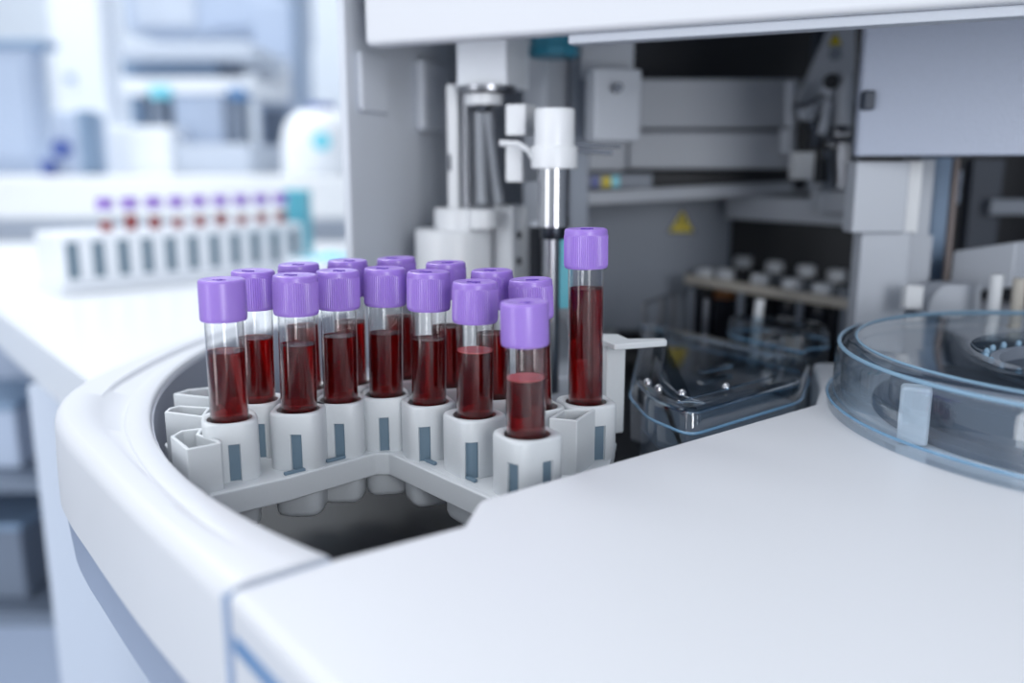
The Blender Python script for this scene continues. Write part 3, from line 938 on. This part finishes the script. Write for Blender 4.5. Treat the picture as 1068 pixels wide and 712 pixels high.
bead(LR - 1.6, 25.7, .8, 'upper_rim_highlight', 'edge_light')  # pale solid ring standing in for the bright highlight along the upper rim
bead(LR - 8, 28.1, .5, 'inner_rim_highlight', 'edge_light')  # thinner pale ring, a second highlight line put into the lid's shape
n = 240
vs = []; nt_ = 48
for z, rr in ((16, 39.5), (22, 39.5), (22, 42.6), (16, 42.6)):
    for i in range(n):
        a = 2 * pi * i / n
        r = rr
        pass
        vs.append((LX + r * cos(a), LY + r * sin(a), z))
fs = [(j * n + i, j * n + (i + 1) % n, ((j + 1) % 4) * n + (i + 1) % n, ((j + 1) % 4) * n + i) for j in range(4) for i in range(n)]
MB().add(vs, fs).build('drum_collar', 'mid_grey', ld, smooth=20)
MB().lathe([(0, .2), (84, .2), (84, 3), (78, 4), (78, 16), (74, 17.5), (39.3, 17.5), (39.3, 6), (0, 6)], (LX, LY, 0), n=96).build('reagent_drum', 'tray_grey', ld, smooth=40)
MB().box((140.5, 290.5, 10.6), (10, 8, 20.6), R(-24)).build('latch_block', 'white_plastic', ld, bevel=1.4)
for q in range(30):
    a = 2 * pi * q / 30
    MB().lathe([(0, 0), (1.1, 0), (1.1, 1.4), (.6, 2.2), (0, 2.4)], (LX + 44.2 * cos(a), LY + 44.2 * sin(a), 21.9), n=12).build('tooth', 'edge_light', ld, smooth=50)

# ================================================================== things under the right panel
rd = thing('steel_rod', 'thin dark steel rod slanting down beside the right-hand column', 'rod', (235, 480, -14))
p0 = Py(998, 165, 480); p1 = Py(988, 300, 480)
MB().cyl((p1[0] - 1.5, 480, 28), p0, 2.1, n=14).build('rod_body', 'rod_brown', rd)
rl = thing('white_roller', 'white ribbed roller hanging in the dark behind the steel rod', 'roller', (250, 560, 60))
c = Py(988, 195, 560)
MB().lathe([(0, -11), (6, -11), (7.5, -10), (7.5, -1), (6.8, 0), (7.5, 1), (7.5, 10), (6, 11), (0, 11)], c, n=24).build('roller_body', 'lab_grey', rl, smooth=30)
rm = thing('module_box', 'grey rectangular module box behind the round lid, right of the steel rod', 'module', (300, 500, -20))
MB().bar(Py(994, 262, 478), Py(1060, 252, 450), 24, 26).build('box_body', 'grey_plastic', rm, bevel=1)
MB().bar(Py(1062, 262, 468), Py(1110, 252, 450), 26, 20).build('side_box', 'mid_grey', rm, bevel=1)
r2 = thing('rounded_module', 'grey half-round module directly behind the rim of the round lid', 'module', (240, 450, 0))
c0_ = Py(968, 318, 446); c1_ = Py(1022, 318, 446)
zt = Py(990, 297, 446)[2]
pts = []
for q in range(9):
    a = pi - pi / 2 * q / 8
    pts.append((c0_[0] + 10 + 10 * cos(a), c0_[2] - 6 + (zt - c0_[2] + 6) * sin(a)))
pts += [(c1_[0], zt), (c1_[0], c0_[2] - 6)]
m_ = len(pts)
MB().add([(p[0], 446, p[1]) for p in pts] + [(p[0], 462, p[1]) for p in pts], [tuple(range(m_)), tuple(range(m_, 2 * m_))[::-1]] + [(i, (i + 1) % m_, m_ + (i + 1) % m_, m_ + i) for i in range(m_)]).build('module_body', 'grey_plastic', r2, bevel=.6)
rbox(946, 298, 962, 322, 436, 6).build('white_tab', 'white_plastic', r2, bevel=.6)
for i, (px, py, lab, mm) in enumerate(((1040, 286, 'pale upright pipette tip at far right behind the round lid, left one', 'white_plastic'), (1064, 290, 'beige upright pipette tip at the right picture edge behind the round lid', 'beige'))):
    t = thing('pipette_tip', lab, 'pipette tip', (Py(px, py, 430)[0], 430, 0))
    p = Py(px, py, 430)
    MB().cyl((p[0], 430, -13.9), p, 2.6, 3.2, n=16).build('tip_body', mm, t, bevel=.4)

# ================================================================== counter, background rack
CZ = -25.0
e0 = Pz(-60, 281, CZ); e1 = Pz(85, 390, CZ)
dxy = (e1[0] - e0[0], e1[1] - e0[1])
ct = thing('lab_counter', 'long white lab counter left of the analyzer with open shelving below', 'counter', (-400, 900, -BASE))
e2 = (e1[0] + dxy[0] * .06, e1[1] + dxy[1] * .06)
e_far = (e0[0] - dxy[0] * 1.9, e0[1] - dxy[1] * 1.9)
e_far = (e0[0] - dxy[0] / dxy[1] * (e0[1] - 1440), 1440)
MB().prism([e2, e_far, (-70, 1440), (-70, 720), (-215, 585), (-212, 440)], CZ - 36, CZ).build('countertop', 'counter_white', ct, bevel=3)
ln = math.hypot(*dxy); ud = (dxy[0] / ln, dxy[1] / ln); un = (-ud[1], ud[0])
if un[0] < 0: un = (-un[0], -un[1])
xl_ = Py(29, 405, 612)[0]
MB().prism([(xl_, 612), (-200, 612), (-200, 628), (xl_, 628)], -BASE, CZ - 36.2).build('end_panel', 'cabinet_white', ct)
MB().prism([(-1100, 1010), (-260, 1010), (-260, 1022), (-1100, 1022)], -BASE, CZ - 36.2).build('shelf_back', 'lab_grey', ct)
sh = thing('storage_shelf', 'grey open shelf unit in the shade below the lab counter', 'shelf', (-500, 900, -BASE))
for py in (500, 640):
    z = Py(20, py, 800)[2]
    MB().prism([(-1000, 800), (-280, 800), (-280, 1000), (-1000, 1000)], z - 14, z).build('shelf_board', 'lab_dark', sh, bevel=1)
for x in (-990, -290):
    MB().prism([(x, 800), (x + 12, 800), (x + 12, 1000), (x, 1000)], -BASE, CZ - 40).build('shelf_side', 'lab_grey', sh)
for i, (px0, px1, py0, py1, mm, lab) in enumerate(((-60, 22, 420, 492, 'lab_grey', 'pale grey box on the upper shelf board under the lab counter'),
                                                   (-70, 30, 545, 632, 'lab_dark', 'dark grey box on the lower shelf board under the lab counter'))):
    z = Py(20, (500, 640)[i], 800)[2]
    q0 = Py(px0, py0, 830); q1 = Py(px1, py1, 830)
    t = thing('storage_box', lab, 'box', ((q0[0] + q1[0]) / 2, 880, z))
    MB().box(((q0[0] + q1[0]) / 2, 880, (q0[2] - 8 + z + .4) / 2), (q1[0] - q0[0], 100, q0[2] - 8.4 - z)).build('box_body', mm, t, bevel=3)
    MB().box(((q0[0] + q1[0]) / 2, 880, q0[2] - 4), (q1[0] - q0[0] + 6, 106, 8)).build('box_lid', 'lab_blue_grey', t, bevel=2)

# blurred rack with nine tubes
k0 = Pz(66, 308, CZ); k1 = Pz(318, 284, CZ)
kd = (k1[0] - k0[0], k1[1] - k0[1]); kl = math.hypot(*kd); kd = (kd[0] / kl, kd[1] / kl); kn = (-kd[1], kd[0])
bk = thing('tube_rack', 'white box-shaped tube rack with dark slots on the counter at left', 'tube rack', ((k0[0] + k1[0]) / 2, (k0[1] + k1[1]) / 2 + 20, CZ))


def kp(a, b): return (k0[0] + kd[0] * a + kn[0] * b, k0[1] + kd[1] * a + kn[1] * b)


RH = 58; RD = 72
MB().prism([kp(-4, -4), kp(kl + 4, -4), kp(kl + 4, RD + 4), kp(-4, RD + 4)], CZ + .2, CZ + 7).build('rack_base', 'lab_white', bk, bevel=2)
MB().prism([kp(0, 0), kp(kl, 0), kp(kl, RD), kp(0, RD)], CZ + 7, CZ + RH).build('rack_body', 'lab_white', bk, bevel=3)
slotx = [76, 100, 124, 148, 171, 193, 214, 234, 254, 274, 293]
for i in range(11):
    a = kl * (.045 + .905 * i / 10)
    w = 5.4
    MB().prism([kp(a - w, -.6), kp(a + w, -.6), kp(a + w, 1), kp(a - w, 1)], CZ + 15, CZ + 50).build('slot', 'slot_plastic', bk)
for i in range(5):
    b = 6 + i * 8
    pass
wds = ['leftmost', 'second', 'third', 'fourth', 'fifth', 'sixth', 'seventh', 'eighth', 'rightmost']
for i in range(9):
    a = kl * (.20 + .74 * i / 8)
    p = kp(a, RD * .28)
    zb = CZ + RH
    t = thing('blood_tube', '%s small purple-capped tube in the white rack on the counter' % wds[i], 'blood tube', (p[0], p[1], zb), 'tubes in the counter rack')
    MB().cyl((p[0], p[1], zb + .1), (p[0], p[1], zb + 24), 6.4, n=20).build('glass_tube', 'tube_glass', t)
    MB().cyl((p[0], p[1], zb + .2), (p[0], p[1], zb + 10 + (i % 3) * 1.5 + (4 if i == 1 else 0)), 5.6, n=20).build('blood', 'blood_red', t)
    MB().lathe([(0, 0), (7.8, 0), (8, .5), (8, 11), (7.3, 12), (0, 12)], (p[0], p[1], zb + 21), n=24).build('cap', 'purple', t, smooth=40)

p = Pz(306, 284, CZ)
tb_ = thing('teal_carton', 'small teal carton standing behind the right end of the counter rack', 'carton', (p[0], p[1] + 90, CZ))
q0 = Py(295, 200, p[1] + 60); q1 = Py(319, 236, p[1] + 60)
MB().box(((q0[0] + q1[0]) / 2, p[1] + 80, (q0[2] + CZ + .3) / 2), (q1[0] - q0[0], 30, q0[2] - CZ - .3)).build('carton_body', 'teal_light', tb_, bevel=1)
MB().box(((q0[0] + q1[0]) / 2, p[1] + 80, q0[2] + 1), (q1[0] - q0[0] + 1, 31, 3)).build('carton_flap', 'cyan', tb_, bevel=.6)
wt = thing('white_tray', 'white rounded tray on the counter between teal carton and analyzer', 'tray', (Py(335, 250, 900)[0], 920, CZ))
MB().lathe([(0, .2), (40, .2), (44, 3), (46, 26), (44, 27), (41, 5), (0, 4)], (Py(338, 250, 900)[0], 930, CZ), n=40).build('tray_body', 'lab_white', wt, smooth=40)
MB().lathe([(0, 10), (36, 10), (30, 24), (0, 32)], (Py(338, 250, 900)[0], 930, CZ), n=32).build('tray_cover', 'cyan', wt, smooth=40)

# ================================================================== back bench and instruments
BY = 1450
BT = Py(100, 184, BY)[2]
bb = thing('back_bench', 'white bench along the rear of the lab carrying blurred instruments', 'bench', (-300, BY + 300, -BASE))
MB().prism([(-1900, BY), (900, BY), (900, BY + 1100), (-1900, BY + 1100)], BT - 70, BT).build('bench_top', 'counter_white', bb, bevel=6)
MB().prism([(-1880, BY + 30), (880, BY + 30), (880, BY + 1080), (-1880, BY + 1080)], -BASE, BT - 70).build('bench_cabinet', 'cabinet_white', bb)


def inst(name, label, cat, px0, px1, y):
    return thing(name, label, cat, (Py((px0 + px1) / 2, 180, y)[0], y, BT))


def gb(px0, py0, px1, py1, y, d, name, m, parent, bev=6):
    a = Py(px0, py0, y); b = Py(px1, py1, y)
    z0 = max(b[2], BT) if py1 > 150 else b[2]
    if py1 >= 176: z0 = BT
    return MB().box(((a[0] + b[0]) / 2, y + d / 2, (a[2] + z0) / 2), (b[0] - a[0], d, a[2] - z0)).build(name, m, parent, bevel=bev)


i1 = inst('lab_fridge', 'pale blue-grey cabinet unit at the far left of the back bench', 'cabinet', -60, 46, 1750)
f = gb(-120, 48, 46, 180, 1750, 50, 'cabinet_body', 'lab_grey', i1)
gb(-120, 40, 46, 50, 1744, 58, 'cabinet_top', 'lab_blue_grey', i1)
gb(-120, 60, 36, 168, 1742, 8, 'cabinet_door', 'lab_grey', i1)
i2 = inst('tall_white_unit', 'tall bright white instrument beside the pale cabinet at left rear', 'instrument', 46, 116, 1950)
gb(44, -40, 118, 180, 2060, 120, 'unit_body', 'lab_white', i2)
gb(66, 76, 78, 86, 2054, 8, 'unit_badge', 'lab_grey', i2)
i3 = inst('bench_meter', 'small grey bench device with a blue knob in front of white unit', 'instrument', 52, 96, 1600)
gb(52, 116, 92, 180, 1600, 90, 'meter_body', 'lab_grey', i3)
gb(78, 114, 94, 180, 1596, 60, 'meter_side', 'lab_blue_grey', i3)
c = Py(63, 155, 1590)
MB().cyl((c[0], 1588, c[2]), (c[0], 1606, c[2]), 16, n=24).build('blue_knob', 'lab_blue', i3)
gb(40, 166, 54, 178, 1580, 40, 'meter_foot', 'lab_blue', i3)
i4 = inst('bench_analyzer', 'large pale benchtop analyzer with cyan top bar and dark legs, centre rear', 'instrument', 120, 262, 1800)
gb(122, 44, 264, 62, 1790, 260, 'top_bar', 'cabinet_white', i4)
gb(126, 62, 226, 80, 1840, 200, 'dark_band', 'lab_blue_grey', i4)
gb(124, 80, 262, 98, 1800, 240, 'mid_bar', 'lab_white', i4)
gb(178, 98, 236, 150, 1810, 160, 'inner_panel', 'lab_grey', i4)
gb(112, 132, 180, 180, 1720, 300, 'front_base', 'lab_white', i4)
gb(180, 150, 262, 180, 1740, 280, 'rear_base', 'cabinet_white', i4)
gb(156, 98, 176, 150, 1800, 60, 'dark_leg', 'lab_dark', i4)
gb(134, 98, 148, 132, 1860, 60, 'dark_leg', 'lab_blue_grey', i4)
gb(154, 90, 176, 102, 1786, 60, 'cyan_cap', 'cyan', i4)
gb(236, 102, 256, 172, 1780, 60, 'dark_leg', 'lab_dark', i4)
gb(236, 92, 254, 103, 1770, 60, 'blue_cap', 'stripe_blue', i4)
i5 = inst('display_unit', 'grey instrument with a dark blue-grey screen right of the benchtop analyzer', 'instrument', 264, 312, 1900)
gb(262, 0, 312, 180, 2070, 190, 'unit_body', 'lab_grey', i5)
gb(272, 114, 302, 150, 2058, 13, 'screen', 'lab_dark', i5)
gb(266, 64, 304, 106, 2060, 11, 'upper_door', 'lab_white', i5)
gb(304, -30, 314, 110, 2048, 22, 'cable_duct', 'lab_blue_grey', i5)
i6 = inst('centrifuge', 'round white centrifuge with a cyan button beside the analyzer wall', 'centrifuge', 302, 370, 1560)
c = Py(338, 180, 1600)
MB().lathe([(0, 0), (68, 0), (72, 6), (72, 60), (64, 92), (44, 112), (0, 118)], (c[0], 1600, BT), n=48).build('drum', 'lab_white', i6, smooth=60)
c2 = Py(335, 147, 1526)
MB().cyl((c2[0], 1524, c2[2]), (c2[0], 1545, c2[2]), 15, n=28).build('cyan_button', 'cyan', i6)
MB().lathe([(0, 112), (26, 112), (24, 126), (0, 128)], (c[0], 1600, BT), n=32).build('lid_knob', 'lab_blue', i6, smooth=40)
i7 = inst('wall_cabinet', 'hanging pale wall cabinet above the benchtop analyzer', 'cabinet', 126, 250, 2300)
gb(122, -90, 300, 34, 2300, 300, 'cabinet_body', 'lab_grey', i7)
gb(132, -80, 205, 28, 2292, 10, 'cabinet_door', 'cabinet_white', i7)
gb(212, -80, 292, 28, 2292, 10, 'cabinet_door', 'lab_grey', i7)

# ================================================================== light
w = bpy.data.worlds.new('lab_world'); sc.world = w
w.use_nodes = True
nt = w.node_tree
bg = nt.nodes['Background']
tc = nt.nodes.new('ShaderNodeTexCoord')
dt = nt.nodes.new('ShaderNodeVectorMath'); dt.operation = 'DOT_PRODUCT'
dt.inputs[1].default_value = (-.6, -.15, .4)
nt.links.new(tc.outputs['Generated'], dt.inputs[0])
rp = nt.nodes.new('ShaderNodeValToRGB')
ma = nt.nodes.new('ShaderNodeMath'); ma.operation = 'MULTIPLY_ADD'
ma.inputs[1].default_value = .6; ma.inputs[2].default_value = .45
nt.links.new(dt.outputs['Value'], ma.inputs[0])
nt.links.new(ma.outputs[0], rp.inputs['Fac'])
rp.color_ramp.elements[0].color = (.20, .24, .30, 1)
rp.color_ramp.elements[1].color = (.84, .91, 1.0, 1)
nt.links.new(rp.outputs['Color'], bg.inputs['Color'])
bg.inputs['Strength'].default_value = .8


def area(name, loc, target, size, energy, col=(1, 1, 1), sy=None):
    l = bpy.data.lights.new(name, 'AREA')
    l.energy = energy; l.size = size; l.color = col
    if sy: l.shape = 'RECTANGLE'; l.size_y = sy
    o = bpy.data.objects.new(name, l)
    COL.objects.link(o)
    from mathutils import Vector
    o.location = loc
    o.rotation_euler = (Vector(target) - Vector(loc)).to_track_quat('-Z', 'Y').to_euler()
    return o


area('unseen_overhead_light', (-.6, .3, 2.5), (-.05, .35, .95), 1.0, 10.5, (.97, .98, 1), 1.6)
area('unseen_overhead_light', (-1.0, 1.9, 2.8), (-.6, 2.2, .95), 1.6, 48, (.95, .98, 1), 1.6)  # unseen light added to brighten the rear wall and bench
area('left_fill_strip', (-1.5, -.7, 1.05), (.05, .45, 1.0), .5, 11, (.95, .97, 1), 1.8)  # no window here: unseen strip light added for streaks in glass and chrome
area('front_fill', (.55, -1.35, 1.1), (.0, .5, 1.02), .5, 21, (.95, .97, 1), 1.5)  # unseen fill light added behind the camera to brighten the bay


cam = bpy.data.cameras.new('camera')
co = bpy.data.objects.new('camera', cam)
COL.objects.link(co)
co.location = (0, 0, (CAM_H + BASE) / 1000)
co.rotation_euler = (pi / 2 - TH, 0, 0)
cam.sensor_width = 36
cam.lens = 36 * FOC / 1068
cam.clip_start = .005
cam.dof.use_dof = True
cam.dof.focus_distance = .318
cam.dof.aperture_fstop = (cam.lens) / 8.0
sc.camera = co
sc.view_settings.view_transform = 'Standard'
sc.view_settings.look = 'None'
sc.view_settings.exposure = 0
sc.view_settings.gamma = 1
sc.view_settings.use_curve_mapping = False
try:
    sc.cycles.use_denoising = True
    sc.cycles.max_bounces = 14
    sc.cycles.transparent_max_bounces = 40
except Exception:
    pass
